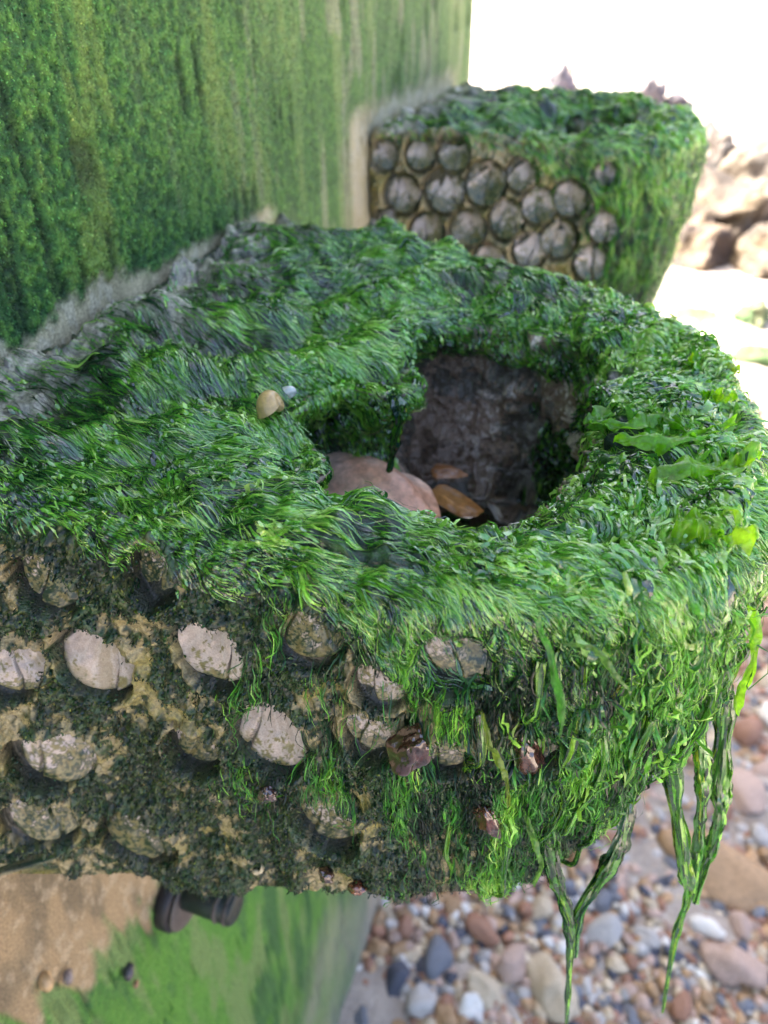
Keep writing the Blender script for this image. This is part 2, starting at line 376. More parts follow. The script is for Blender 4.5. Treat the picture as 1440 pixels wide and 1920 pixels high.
    col = mixc(col, (.014, .016, .012), np.minimum(inset*1.4, 1)*front*(.92 if seed == 1 else .7))  # cell recesses coloured near-black to deepen their shade
    tcol = mixc(np.broadcast_to(np.array([.007, .028, .012], np.float32), P.shape), (.03, .11, .02), sstep(.1, .6, string))  # base coloured dark so gaps between strands look deeply shaded
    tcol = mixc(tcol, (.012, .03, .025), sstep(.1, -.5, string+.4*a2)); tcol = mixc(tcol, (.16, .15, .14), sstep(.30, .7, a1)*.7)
    wallside = sstep(.13, .02, P[..., 0]+.05*a1+.02*a2)
    tcol = mixc(tcol, (.50, .46, .34), wallside*(.5+.5*sstep(-.5, .4, a2)))
    tcol = mixc(tcol, (.06, .05, .055), wallside*sstep(.2, .6, a3+.5*a2)*.7)
    ccol = mixc(np.broadcast_to(np.array([.28, .20, .14], np.float32), P.shape), (.78, .68, .59), sstep(.0, .4, a1*.5+a2*.7+.6*a3)*.9*sstep(.27, .36, P[..., 0]))
    ccol = mixc(ccol, (.02, .035, .025), sstep(.15, .5, fbm(S, .035, 3, seed+36)+.5*a3)*.7)
    ccol = mixc(ccol, (.20, .15, .09), (zone < 1)*.7)
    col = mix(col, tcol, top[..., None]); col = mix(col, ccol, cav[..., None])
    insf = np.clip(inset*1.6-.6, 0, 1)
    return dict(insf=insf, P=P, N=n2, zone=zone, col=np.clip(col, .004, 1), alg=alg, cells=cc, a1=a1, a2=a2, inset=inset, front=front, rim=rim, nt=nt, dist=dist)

def smooth_n(N, k=4):
    for _ in range(k):
        N = (N+np.roll(N, 1, 0)+np.roll(N, -1, 0)+np.concatenate([N[:, :1], N[:, :-1]], 1)+np.concatenate([N[:, 1:], N[:, -1:]], 1))
        N = nrm(N)
    return N

def smooth_p(W, k):
    W = W.copy()
    for _ in range(k):
        Q = (np.roll(W, 1, 0)+np.roll(W, -1, 0))*.25; Q[:, 1:-1] += (W[:, 2:]+W[:, :-2])*.25
        Q[:, 0] = W[:, 0]; Q[:, -1] = W[:, -1]; W = Q
    return W

def clay_insert(rr, seed, bulge=1.0, level=None):
    r_ = np.random.default_rng(seed)
    n, m = 120, 44
    a = np.linspace(0, 2*np.pi, n, endpoint=False); s = np.linspace(0.001, 1, m)
    A, Sx = np.meshgrid(a, s, indexing='ij')
    wob = 1+.04*np.sin(A*2+r_.uniform(0, 6))+.03*np.sin(A*3+r_.uniform(0, 6))
    x = np.cos(A)*Sx*wob; z = np.sin(A)*Sx*wob
    fx, fz = r_.uniform(-.4, .3), r_.uniform(.75, 1.0)                  # the folds fan out from here
    ang = np.arctan2(x-fx, fz-z+.05)
    rho = np.hypot(x-fx, z-fz)
    kn, hv, a0 = [-1.6], [.0], -.9
    while a0 < .9:
        top_ = r_.uniform(.16, .34); kn += [a0, a0+.04]; hv += [r_.uniform(.0, .12), top_]
        a0 += r_.uniform(.5, 1.1); kn.append(a0-.02); hv.append(top_*r_.uniform(.5, 1.0))
    kn.append(1.8); hv.append(.0)
    fold = np.interp(ang+.05*np.sin(rho*4+seed), kn, hv)*rho**.8
    P3 = np.stack([x, z, np.full_like(x, seed*1.7)], -1)
    dome = .42*bulge*(1-Sx**2.2)-.06*z
    y = -(dome+fold*((bulge+.22)*2.0 if bulge > 0 else 1.15)*(1-sstep(.86, 1, Sx))+.04*fbm(P3, .5, 3, seed))
    V = np.stack([x*rr, y*rr, z*rr], -1)
    n1 = fbm(P3, .45, 4, seed+3); n2 = fbm(P3, .12, 3, seed+5)
    col = np.broadcast_to(np.array([.45, .375, .325], np.float32), V.shape)*(1.0 if bulge > 0 else 1.15)*r_.uniform(.8, 1.1)
    col = mixc(col, (.33, .285, .25), sstep(0, .7, n1)*.6); col = mixc(col, (.56, .50, .44), sstep(.2, .7, n2)*.35); col = mixc(col, (.30, .24, .12), sstep(.3, .6, fbm(P3, .7, 2, seed+12))*.5)
    lvl = (r_.uniform(-.25, .40) if level is None else level)+r_.uniform(-.12, .12)
    n3 = fbm(P3, .05, 2, seed+7)
    cover = sstep(-.10, .14, lvl+.45*n1+.35*n2+.35*n3-z)
    k_ = .3 if lvl < -.3 else 1.0
    cover = np.maximum(cover, sstep(.66, .90, Sx+k_*(.26*n1+.16*n2+.10*n3)-.08*(1-k_))); cover = cover*1.0
    g = mixc(np.broadcast_to(np.array([.008, .030, .012], np.float32), V.shape), (.26, .23, .10), sstep(-.1, .45, .5*n2+.8*n3+.3*n1)*.7)
    crease = sstep(.025, .06, np.abs(np.gradient(fold, axis=0)))*sstep(.1, .3, rho)  # shade in the sharp folds, put into the colour below
    col = mixc(col, (.07, .055, .04), crease*.8*(bulge > 0)); col = mixc(col, (.62, .57, .52), sstep(.6, .95, np.sin(ang*23+seed+2*n1))*.28)
    col = mix(col, g, cover[..., None])
    col = mixc(col, (.16, .12, .03), sstep(.35, .6, n2)*cover*.5)
    return V, grid_faces(n, m, True)[:, ::-1], col

def basin(name, label, res, cells, facey, seed, shift=0., zoff=0., shrink=1.0):
    b = build_basin(res, cells, facey, seed, shift, zoff, shrink)
    sh = np.array([shrink, shrink, 1.0]); piv = np.array([0, .258, 0])
    root = bpy.data.objects.new(name, None); COL.objects.link(root); root.location = (0, shift+.5, zoff-.4)
    root.empty_display_size = .1
    tag(root, label, 'rock pool')
    W = (b['P']-piv)*sh+piv+np.array([0, shift, zoff])
    b['W'] = W
    base = np.array(root.location)
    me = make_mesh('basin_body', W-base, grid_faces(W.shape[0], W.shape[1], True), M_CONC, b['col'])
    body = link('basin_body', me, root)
    for k, (loc, rr) in enumerate(b['cells']):
        V, F, c = clay_insert(rr*(1.16 if seed == 1 else .95)*shrink, seed*100+k, .07 if seed == 1 else -.28, {0: -.6, 1: -.75, 2: -.6, 3: .25, 4: -.45, 5: .05, 6: -.05, 7: -.1, 8: -.65, 9: -.05, 10: .0, 11: .3, 12: .2, 13: -.05}.get(k, .4) if seed == 1 else None)
        L = (loc-piv)*sh+piv+np.array([0, shift, zoff])
        # sits back in its hole: follow the face there
        d = np.linalg.norm((W-L)*np.array([1, .2, 1]), axis=-1)+(b['front'] < .5)*9
        i, j = np.unravel_index(np.argmin(d), d.shape)
        n = smooth_n(b['N'][max(i-14, 0):i+15, max(j-14, 0):j+15], 12)[14 if i > 14 else i, 14 if j > 14 else j]
        y = W[i, j, 1]+(.0010 if seed == 1 else -.0005)
        yaw = math.atan2(n[0], -n[1])*.8
        o = link('clay_insert', make_mesh('clay_insert', V, F, M_CLAY, c), root, Vector((L[0], y, L[2]))-Vector(base))
        o.rotation_euler = (math.radians(-15 if seed == 1 else -6), 0, yaw)
    return root, b

near_root, B1 = basin('rock_pool_basin', 'near rock pool basin of crusted concrete with an open pool in its top', 1.0, CELLS1, .258, 1)
far_root, B2 = basin('rock_pool_basin', 'farther rock pool basin with clean round cells in its side', .5, CELLS2, 1.25, 2, shift=.992, zoff=.04, shrink=.93)

for b_, k_ in ((B1, 10), (B2, 3)):
    w_ = smooth_p(b_['W'], k_); n_ = smooth_n(b_['N'], 8)
    b_['walk'] = w_+n_*np.clip(((b_['W']-w_)*n_).sum(-1, keepdims=True), 0, None)*np.where(b_['zone'] < 2.25, 1.0, .6)[..., None]
# ------------------------------------------------------------------ seaweed strands that lie along a basin
def sampler(b, dens, n, rg):
    W = b['W']; Ti = np.roll(W, -1, 0)[:, :-1]-W[:, :-1]; Tj = W[:, 1:]-W[:, :-1]
    area = np.linalg.norm(np.cross(Ti, Tj), axis=-1)
    w = (area*dens[:, :-1]).ravel(); cs = np.cumsum(w)
    k = np.searchsorted(cs, rg.random(n)*cs[-1]); k = np.minimum(k, len(w)-1)
    i, j = np.unravel_index(k, area.shape)
    return i+rg.random(n), j+rg.random(n)
def bil(A, i, j):
    n, m = A.shape[:2]
    i0 = np.floor(i).astype(int); j0 = np.clip(np.floor(j).astype(int), 0, m-2)
    fi = (i-i0)[:, None]; fj = np.clip(j-j0, 0, 1)[:, None]
    i0 %= n; i1 = (i0+1) % n
    return (A[i0, j0]*(1-fi)+A[i1, j0]*fi)*(1-fj)+(A[i0, j0+1]*(1-fi)+A[i1, j0+1]*fi)*fj
def ribbons(b, Nsm, i, j, length, width, lift, flow, col, rg, nseg=6, noise=.5, grav=1.3, roll=.5, curl=.35, cross=3, nscale=.03, arch=.4, seed=0, fhold=.8):
    """Strands that start at grid place (i, j) and creep over the surface along the flow; returns verts, faces, colours."""
    W = b.get('walk', b['W']); n = len(i); m = W.shape[1]
    pts = np.empty((n, nseg+1, 3)); nor = np.empty((n, nseg+1, 3))
    step = (length/nseg)[:, None]
    wander = nrm(rg.normal(size=(n, 3)))*noise
    for s in range(nseg+1):
        p = bil(W, i, j); N = nrm(bil(Nsm, i, j)); pts[:, s] = p; nor[:, s] = N
        if s == nseg: break
        di = 1.0
        Ti = bil(W, i+1, j)-bil(W, i-1, j); jp = np.minimum(j+1, m-1.01); jm = np.maximum(j-1, 0)
        Tj = bil(W, i, jp)-bil(W, i, jm); Ti *= .5; Tj /= np.maximum(jp-jm, .5)[:, None]
        steep = np.sqrt(np.clip(1-N[:, 2]**2, 0, 1))[:, None]
        nz = np.stack([vnoise(p, nscale, seed+61), vnoise(p, nscale, seed+62), vnoise(p, nscale, seed+63)], -1)+.8*np.stack([vnoise(p, .035, 161), vnoise(p, .035, 162), vnoise(p, .035, 163)], -1)
        D = flow*(1-fhold*steep)+np.array([0, 0, -1.])*grav*steep**2.2+wander+nz*noise*1.1
        D = D-(D*N).sum(-1, keepdims=True)*N; D = nrm(D)*step
        a11 = (Ti*Ti).sum(-1)+1e-12; a22 = (Tj*Tj).sum(-1)+1e-12; a12 = (Ti*Tj).sum(-1)
        b1 = (Ti*D).sum(-1); b2 = (Tj*D).sum(-1); det = np.maximum(a11*a22-a12*a12, 1e-14)
        i = i+np.clip((b1*a22-b2*a12)/det, -25, 25); j = np.clip(j+np.clip((b2*a11-b1*a12)/det, -25, 25), 0, m-1.01)
    t = np.linspace(0, 1, nseg+1)[None, :]
    wav = rg.uniform(0, 6.28, (n, 1)); fr = rg.uniform(3, 9, (n, 1))
    hgt = .0004+lift[:, None]*(.35+arch*2*np.sin(t*np.pi*.8)+.5*np.sin(wav+fr*t)*curl)
    pts = pts+nor*hgt[..., None]
    T = np.empty_like(pts); T[:, 1:-1] = pts[:, 2:]-pts[:, :-2]; T[:, 0] = pts[:, 1]-pts[:, 0]; T[:, -1] = pts[:, -1]-pts[:, -2]; T = nrm(T)
    Bn = nrm(np.cross(nor, T)); Nr = np.cross(T, Bn)
    ra = (rg.normal(size=(n, 1))*roll+np.sin(wav*1.7+fr*.7*t)*roll)[..., None]
    Wd = Bn*np.cos(ra)+Nr*np.sin(ra); Up = -Bn*np.sin(ra)+Nr*np.cos(ra)
    prof = (np.sin(np.clip(t*.86+.12, 0, 1)*np.pi)**.6)*(1+.35*np.sin(wav*2.3+fr*1.9*t))
    w = (width[:, None]*prof)[..., None]*.5
    v = np.linspace(-1, 1, cross)[None, None, :, None]
    fold = ((rg.normal(size=(n, 1))*.6)+.4*np.sin(wav*3.1+fr*1.3*t))[..., None, None]
    sg = np.where(v < 0, rg.choice([-1., 1.], (n, 1, 1, 1)), 1.)
    X = pts[:, :, None]+(Wd*w)[:, :, None]*v
    if cross > 2:
        ruf = fold*np.abs(v)*sg*.8
        if cross > 3: ruf = .35*fold*v*v + v*v*.55*np.sin((wav+fr*2.6*t)[..., None, None]+2.5*v) + .25*np.sin((wav*2+fr*4.5*t)[..., None, None]-1.5*v)
        X = X+Up[:, :, None]*w[:, :, None]*ruf
    c = np.broadcast_to(col[:, None, None, :], X.shape).copy()
    c *= (1+.35*(t-.4))[..., None, None]
    F = []
    base = (np.arange(n)*(nseg+1)*cross)[:, None, None]; q = np.arange(nseg)[None, :, None]*cross; k = np.arange(cross-1)[None, None, :]
    f0 = base+q+k
    F = np.stack([f0, f0+1, f0+cross+1, f0+cross], -1).reshape(-1, 4)
    return X.reshape(-1, 3), F, c.reshape(-1, 3)
def join(parts):
    V, F, C, o = [], [], [], 0
    for v, f, c in parts:
        V.append(v); F.append(f+o); C.append(c); o += len(v)
    return np.concatenate(V), np.concatenate(F), np.concatenate(C)
PAL = np.array([[.011, .042, .016], [.026, .098, .020], [.052, .190, .022], [.115, .33, .026], [.22, .47, .04], [.015, .058, .040], [.30, .43, .03]], np.float32)
DARK = np.array([[.003, .018, .009], [.005, .032, .012], [.014, .056, .011], [.05, .105, .010], [.13, .16, .015], [.004, .020, .015]], np.float32)
RAMP_T = np.array([0, .2, .4, .6, .8, 1.0])
RAMP_C = np.array([[.003, .014, .009], [.009, .052, .018], [.036, .175, .024], [.108, .36, .030], [.25, .56, .050], [.42, .66, .14]])
def clump(p, rg, bias=0., size=.013, seed=0, jit=.30):
    """Frond colours that change from lock to lock rather than from strand to strand."""
    v = vnoise(p, size, seed+90)+.9*vnoise(p, size*.4, seed+91)+.5*vnoise(p, size*4, seed+92)+rg.normal(size=len(p))*jit
    t = np.clip(.50+.42*v+bias, 0, 1)
    c = np.stack([np.interp(t, RAMP_T, RAMP_C[:, k]) for k in range(3)], -1)
    return np.clip(c*(1+rg.normal(size=(len(p), 3))*.06), .003, .7).astype(np.float32)
def tints(n, p, rg, jit=.25):
    k = rg.choice(len(PAL), n, p=np.array(p)/sum(p))
    return np.clip(PAL[k]*(1+rg.normal(size=(n, 1))*jit)*(1+rg.normal(size=(n, 3))*.08), .004, .6).astype(np.float32)

def carpet(b, seed, count, scale=1.0):
    rg = np.random.default_rng(seed); Ns = smooth_n(b['N'], 14)
    P, zone = b['P'], b['zone']
    S = P+seed
    patch = fbm(S, .06, 3, seed+50); patch2 = fbm(S, .03, 2, seed+51)
    top = (zone >= 2) & (zone < 3); lip = ((zone > 1.8) & (zone < 2)) | ((zone > 1.62) & (zone < 2) & (P[..., 0] < .315) & (P[..., 1] < .56))
    edge = (zone >= 3) & (P[..., 2] > np.interp(P[..., 0], [.05, .18, .26, .32, .38, .44, .50], [0, -.003, -.012, -.024, -.034, -.05, -.08])*(1+.9*b['a1']+.4*b['a2']))
    left = sstep(.33, .20, P[..., 0]); right = sstep(.36, .48, P[..., 0])
    wallfree = sstep(.015, .11, P[..., 0]+.05*b['a1'])
    parts = []
    def flow_at(i, j):
        p = bil(b['P'], i, j)
        wb = np.stack([vnoise(p, .07, seed+1), vnoise(p, .07, seed+2), 0*p[:, 0]], -1)
        fr = sstep(.40, .30, p[:, 1])[:, None]*sstep(.40, .30, p[:, 0])[:, None]
        sw = np.zeros_like(p); sw[:, 1] = sstep(.40, .55, p[:, 0])*np.clip((p[:, 1]-.46)*3, -.8, .8)   # fans out over the seaward rim
        return nrm(np.array([1.0, .0, 0])+wb*(.8-.5*fr)+sw)
    onw = np.where((zone > 3) & (P[..., 0] < .02), 0, 1)
    # 1 the broad mat of flat strands, lying in locks
    thin = sstep(.20, .06, P[..., 0]+.06*b['a1'])                      # sparse near the wall
    openp = sstep(-.55, -.15, patch+.3*patch2)
    lob = sstep(.30, .27, P[..., 0])
    dens = (top*openp*(1-.80*thin)*(.04+.96*wallfree)*(1+.5*right)+lip*(.8+.5*lob)*(1-.75*sstep(.52, .60, P[..., 1]))+edge*.5)*onw
    n = int(count*1.0); i, j = sampler(b, dens, n, rg); p = bil(P, i, j); nz = bil(Ns, i, j)[:, 2]
    fl = 1-.72*sstep(.285, .27, p[:, 1])*sstep(.36, .26, p[:, 0])-.5*sstep(.60, .63, p[:, 1])*sstep(.70, .66, p[:, 1])
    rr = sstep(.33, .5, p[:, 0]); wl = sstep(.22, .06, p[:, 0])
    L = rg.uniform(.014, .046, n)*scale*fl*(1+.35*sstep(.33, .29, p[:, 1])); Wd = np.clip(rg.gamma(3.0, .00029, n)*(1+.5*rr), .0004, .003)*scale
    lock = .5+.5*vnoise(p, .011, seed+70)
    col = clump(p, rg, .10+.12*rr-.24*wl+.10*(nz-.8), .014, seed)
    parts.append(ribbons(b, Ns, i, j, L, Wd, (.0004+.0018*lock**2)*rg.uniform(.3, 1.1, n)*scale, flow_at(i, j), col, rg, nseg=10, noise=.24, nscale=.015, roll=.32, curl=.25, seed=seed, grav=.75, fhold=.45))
    # 2 fine hair among it and over the front edge
    dens = (lip*.8+top*(.15+.85*wallfree)*(.25+.75*sstep(-.3, .4, patch2))*(1-.3*thin) + edge*1.6)*onw
    n = int(count*.6); i, j = sampler(b, dens, n, rg); p = bil(P, i, j)
    fl = 1-.72*sstep(.285, .27, p[:, 1])*sstep(.36, .26, p[:, 0])-.5*sstep(.60, .63, p[:, 1])*sstep(.70, .66, p[:, 1])
    L = rg.uniform(.012, .036, n)*scale*fl; Wd = rg.uniform(.00025, .0006, n)*scale
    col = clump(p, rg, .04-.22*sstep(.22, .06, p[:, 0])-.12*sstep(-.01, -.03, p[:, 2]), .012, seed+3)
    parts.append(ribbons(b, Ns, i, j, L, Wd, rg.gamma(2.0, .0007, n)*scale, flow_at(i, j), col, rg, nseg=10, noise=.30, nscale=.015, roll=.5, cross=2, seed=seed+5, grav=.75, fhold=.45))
    # 3 crumpled scraps of leaf, mostly on the seaward rim
    dens = (top*openp*(1-.8*thin)*(.30+1.3*right)+lip*(.6+.2*lob)*(1-.75*sstep(.52, .60, P[..., 1]))+edge*.12*right)*onw*sstep(-.6, .2, patch2+.6*right)
    n = int(count*.17); i, j = sampler(b, dens, n, rg); p = bil(P, i, j); rr = sstep(.33, .5, p[:, 0])
    L = rg.uniform(.005, .012, n)*(1+1.3*rr)*scale; Wd = rg.uniform(.0016, .0032, n)*(1+.35*rr)*scale
    col = clump(p, rg, .13+.10*rr, .016, seed+6)
    parts.append(ribbons(b, Ns, i, j, L, Wd, rg.gamma(2.0, .0007, n)*scale, flow_at(i, j), col, rg, nseg=8, noise=.45, roll=.30, curl=1.0, cross=5, seed=seed+9))
    # 4 patches of weed on the seaward wall of the pool
    dens = ((zone > 1.15) & (zone < 1.9))*sstep(.31, .37, P[..., 0])*sstep(-.05, .3, patch)
    n = int(count*.08); i, j = sampler(b, dens, n, rg)
    parts.append(ribbons(b, Ns, i, j, rg.uniform(.004, .014, n)*scale, rg.uniform(.001, .0035, n)*scale, rg.gamma(2.0, .0008, n)*scale, flow_at(i, j), tints(n, [2, 4, 4, 1.5, .3, 2, 0], rg), rg, nseg=6, noise=.6, roll=.5, cross=3, seed=seed+12))
    return join(parts)

def fuzz(b, seed, count, scale=1.0):
    """Short dark algae on the sides, and weed trailing down the seaward tip."""
    rg = np.random.default_rng(seed); Ns = smooth_n(b['N'], 10); P, zone = b['P'], b['zone']
    side = (zone >= 3.04) & (zone < 4.2) & (P[..., 0] > .02)
    tip = sstep(.36, .47, P[..., 0]+.03*b['a1'])*(.12+.88*sstep(-.42, -.15, fbm(P*np.array([1, 1, .8]), .05, 3, seed+73)))
    parts = []
    dens = side*sstep(.35, .9, b['alg'])*(1-.97*b['insf']*b['front'])*(1-.7*tip)
    wk = b.pop('walk'); n = count; i, j = sampler(b, dens, n, rg)
    L = rg.uniform(.0012, .0032, n)*scale; Wd = rg.uniform(.0006, .0013, n)*scale
    col = np.clip(DARK[rg.choice(6, n, p=np.array([4, 4, 2, .7, .35, 3])/14.05)]*(1+rg.normal(size=(n, 1))*.25), .003, 1).astype(np.float32)
    parts.append(ribbons(b, Ns, i, j, L, Wd, rg.gamma(2, .0003, n)*scale, np.array([[.1, 0, 0]]), col, rg, nseg=3, noise=.9, roll=.6, cross=2, arch=.8, seed=seed)); b['walk'] = wk
    # long combed hair in tufts
    tuft = sstep(.0, .5, fbm(P*np.array([1, 1, .35]), .05, 3, seed+70))*sstep(.22, .36, P[..., 0])
    dens = side*(.6*tuft*sstep(.3, .8, b['alg'])+1.6*tip*(.35+.65*sstep(-.3, .3, fbm(P*np.array([1, 1, .22]), .03, 3, seed+71))))*(1-.9*b['inset']*b['front'])
    n = int(count*.55); i, j = sampler(b, dens, n, rg); p = bil(P, i, j)
    L = rg.uniform(.010, .050, n)*scale; Wd = rg.uniform(.0003, .0009, n)*scale
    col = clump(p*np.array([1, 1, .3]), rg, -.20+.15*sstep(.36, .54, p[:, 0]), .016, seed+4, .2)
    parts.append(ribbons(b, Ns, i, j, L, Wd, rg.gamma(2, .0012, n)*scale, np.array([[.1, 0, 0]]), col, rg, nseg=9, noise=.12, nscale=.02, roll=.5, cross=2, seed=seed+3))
    # ruffled leaves at the tip
    dens = side*tip*(P[..., 2] > -.2)
    n = int(count*.018); i, j = sampler(b, dens, n, rg)
    p = bil(P, i, j)
    L = rg.uniform(.010, .045, n)*scale; Wd = rg.uniform(.0008, .0026, n)*scale
    col = clump(p*np.array([1, 1, .4]), rg, -.06+.10*sstep(.42, .55, p[:, 0]), .014, seed+8)
    parts.append(ribbons(b, Ns, i, j, L, Wd, rg.gamma(2, .002, n)*scale, np.array([[.2, 0, 0]]), col, rg, nseg=10, noise=.18, roll=.4, curl=.6, cross=5, seed=seed+6))
    return join(parts)

V, F, c = carpet(B1, 11, 92000)
tag(link('seaweed_mat', make_mesh('seaweed_mat', V, F, M_WEED, c)), 'thick wet green seaweed combed over the top of the near basin', 'seaweed', kind='stuff')
V, F, c = fuzz(B1, 12, 90000)
tag(link('algae_fuzz', make_mesh('algae_fuzz', V, F, M_FUZZ, c)), 'short dark green algae clinging to the sides of the near basin', 'algae', kind='stuff')
V, F, c = carpet(B2, 13, 22000, 1.3)
tag(link('seaweed_mat', make_mesh('seaweed_mat', V, F, M_WEED, c)), 'green seaweed covering the top of the farther basin', 'seaweed', kind='stuff')
V, F, c = fuzz(B2, 14, 12000, 1.3)
tag(link('algae_fuzz', make_mesh('algae_fuzz', V, F, M_FUZZ, c)), 'green algae trailing down the seaward side of the farther basin', 'algae', kind='stuff')

def wall_turf():
    rg = np.random.default_rng(31); W = WALL_V
    Ti = np.roll(W, -1, 0)-np.roll(W, 1, 0); Tj = np.roll(W, -1, 1)-np.roll(W, 1, 1); N = np.cross(Ti, Tj)
    N = nrm(np.where(N[..., :1] < 0, -N, N)); N[[0, -1]] = (1, 0, 0); N[:, [0, -1]] = (1, 0, 0)
    b = dict(W=W); Y, Z = W[..., 1], W[..., 2]
    dens = (1-WALL_BARE)**2*sstep(.16, .2, Y)*(1-sstep(1.2, 1.7, Y))*(1-.6*sstep(.7, 1.2, Y))*sstep(-.02, .0, Z)*(1-sstep(.42, .5, Z))
    n = 130000; i, j = sampler(b, dens, n, rg)
    p = bil(W, i, j); c0 = bil(WALL_C.reshape(W.shape), i, j)
    col = np.clip(c0*1.12*np.exp(rg.normal(size=(n, 1))*.55)*(1+rg.normal(size=(n, 3))*.08), .004, .6)
    return ribbons(b, N, i, j, rg.uniform(.0008, .0020, n), rg.uniform(.0006, .0013, n), rg.gamma(2, .00022, n), np.zeros((1, 3)), col, rg, nseg=2, noise=.7, roll=.7, cross=2, arch=.9, seed=77)
V, F, c = wall_turf()
tag(link('algae_turf', make_mesh('algae_turf', V, F, M_TURF, c)), 'short velvety green algae growing over the face of the sea wall', 'algae', kind='stuff')

# ------------------------------------------------------------------ hanging strands and single sea lettuce leaves
def smooth_path(pts, n):
    p = np.array(pts, float); m = len(p); t = np.linspace(0, m-1-1e-6, n); k = t.astype(int); u = (t-k)[:, None]
    q = lambda a: p[np.clip(a, 0, m-1)]
    a, b, c_, d = q(k-1), q(k), q(k+1), q(k+2)
    return .5*((2*b)+(-a+c_)*u+(2*a-5*b+4*c_-d)*u*u+(-a+3*b-3*c_+d)*u**3)
def bundle(pts, r0, r1, seed, n=90, pal=(1, 2.5, 4, 3, 1, .8, .6), tipbright=.6):
    """A rope of wet fronds twisted together round one path."""
    rg = np.random.default_rng(seed); M = 60
    path = smooth_path(pts, M); T = nrm(np.gradient(path, axis=0)); A = nrm(np.cross(T, np.array([0, 1., .1]))); Bv = np.cross(T, A)
    u = np.linspace(0, 1, M)
    env = mix(r0, r1, u**.8)*(1+.22*np.sin(u*17+seed)+.15*np.sin(u*41+2*seed))
    parts = []; nseg = 14
    for k in range(n):
        s0 = rg.uniform(-.2, .8); ln = rg.uniform(.22, .6); s = np.clip(np.linspace(s0, s0+ln, nseg+1), 0, 1)
        if k < 8: s = np.linspace(0, 1, nseg+1)
        ph = rg.uniform(0, 6.28)+rg.normal()*2.5*s; rad = np.interp(s, u, env)*rg.uniform(.15, .8)*(1+.15*np.sin(s*60+k))
        gi = lambda X: np.stack([np.interp(s, u, X[:, q]) for q in range(3)], -1)
        p = gi(path)+gi(A)*(np.cos(ph)*rad)[:, None]+gi(Bv)*(np.sin(ph)*rad)[:, None]
        out = gi(A)*np.cos(ph)[:, None]+gi(Bv)*np.sin(ph)[:, None]; tt = gi(T)
        side = nrm(np.cross(out, tt)); ro = rg.normal()*.35+np.sin(np.arange(nseg+1)*rg.uniform(.3, .9)+k)*.35
        wd = side*np.cos(ro)[:, None]+out*np.sin(ro)[:, None]
        w = ((.0006+.13*np.interp(s, u, env))*rg.uniform(.3, 1.4)*(1+.25*np.sin(np.linspace(0, 9, nseg+1)*rg.uniform(1, 3)+k))*(np.sin(np.linspace(.12, .95, nseg+1)*np.pi)**.6))[:, None]
        fold = out*w*.3*rg.normal()
        X = np.stack([p-wd*w+fold, p, p+wd*w+fold], 1)
        c = tints(1, pal, rg)[0]*(1+tipbright*s[:, None]); c = np.broadcast_to(c[:, None, :], X.shape)
        q = np.arange(nseg)[:, None]*3; kk = np.arange(2)[None]; f0 = q+kk
        F = np.stack([f0, f0+1, f0+4, f0+3], -1).reshape(-1, 4)
        parts.append((X.reshape(-1, 3), F, c.reshape(-1, 3)))
    return join(parts)
def pix(pts, y):
    return [at(px, py, 1, y+dy) for (px, py, dy) in pts]
HANG = [('long dark seaweed strand hanging straight down, leftmost of the hanging strands', [(1010, 1530, .0), (1040, 1640, 0), (1065, 1720, 0), (1068, 1800, 0), (1062, 1925, 0)], .30, .0105, .0010, (3, 4, 2.5, .6, .2, 1.5, .1)),
        ('dark seaweed strand hanging at a slant that joins the leftmost strand', [(1178, 1440, .05), (1172, 1530, .03), (1160, 1590, .02), (1122, 1655, .01), (1085, 1715, 0), (1074, 1790, 0)], .31, .0085, .004, (3, 4, 2.5, .5, .1, 2, .1)),
        ('longest bright green seaweed strand hanging to a yellow tip over the shingle', [(1245, 1340, .0), (1262, 1480, 0), (1282, 1620, 0), (1290, 1680, 0), (1265, 1760, 0), (1242, 1898, 0)], .35, .0105, .0010, (.8, 2, 4, 4, 1.6, .5, 1.4)),
        ('short seaweed strand hanging close beside the longest bright one', [(1300, 1320, .01), (1318, 1440, .005), (1312, 1560, 0), (1300, 1670, 0)], .36, .009, .003, (1.5, 3, 4, 2, .6, .8, .6)),
        ('bright seaweed strand curving inward at the far right of the hanging strands', [(1360, 1300, .02), (1352, 1450, .01), (1350, 1530, 0), (1325, 1610, 0), (1303, 1690, -.005)], .37, .0105, .0028, (.6, 2, 4, 4, 1.6, .5, 1.4))]
for k, (lab, pts, y, r0, r1, pal) in enumerate(HANG):
    V, F, c = bundle(pix(pts, y), r0, r1, 300+k, 320, pal, .9)
    tag(link('seaweed_strand', make_mesh('seaweed_strand', V, F, M_WEED, c)), lab, 'seaweed', 'seaweed strands hanging from the near basin')
rgt = np.random.default_rng(41); Nt = smooth_n(B1['N'], 8)
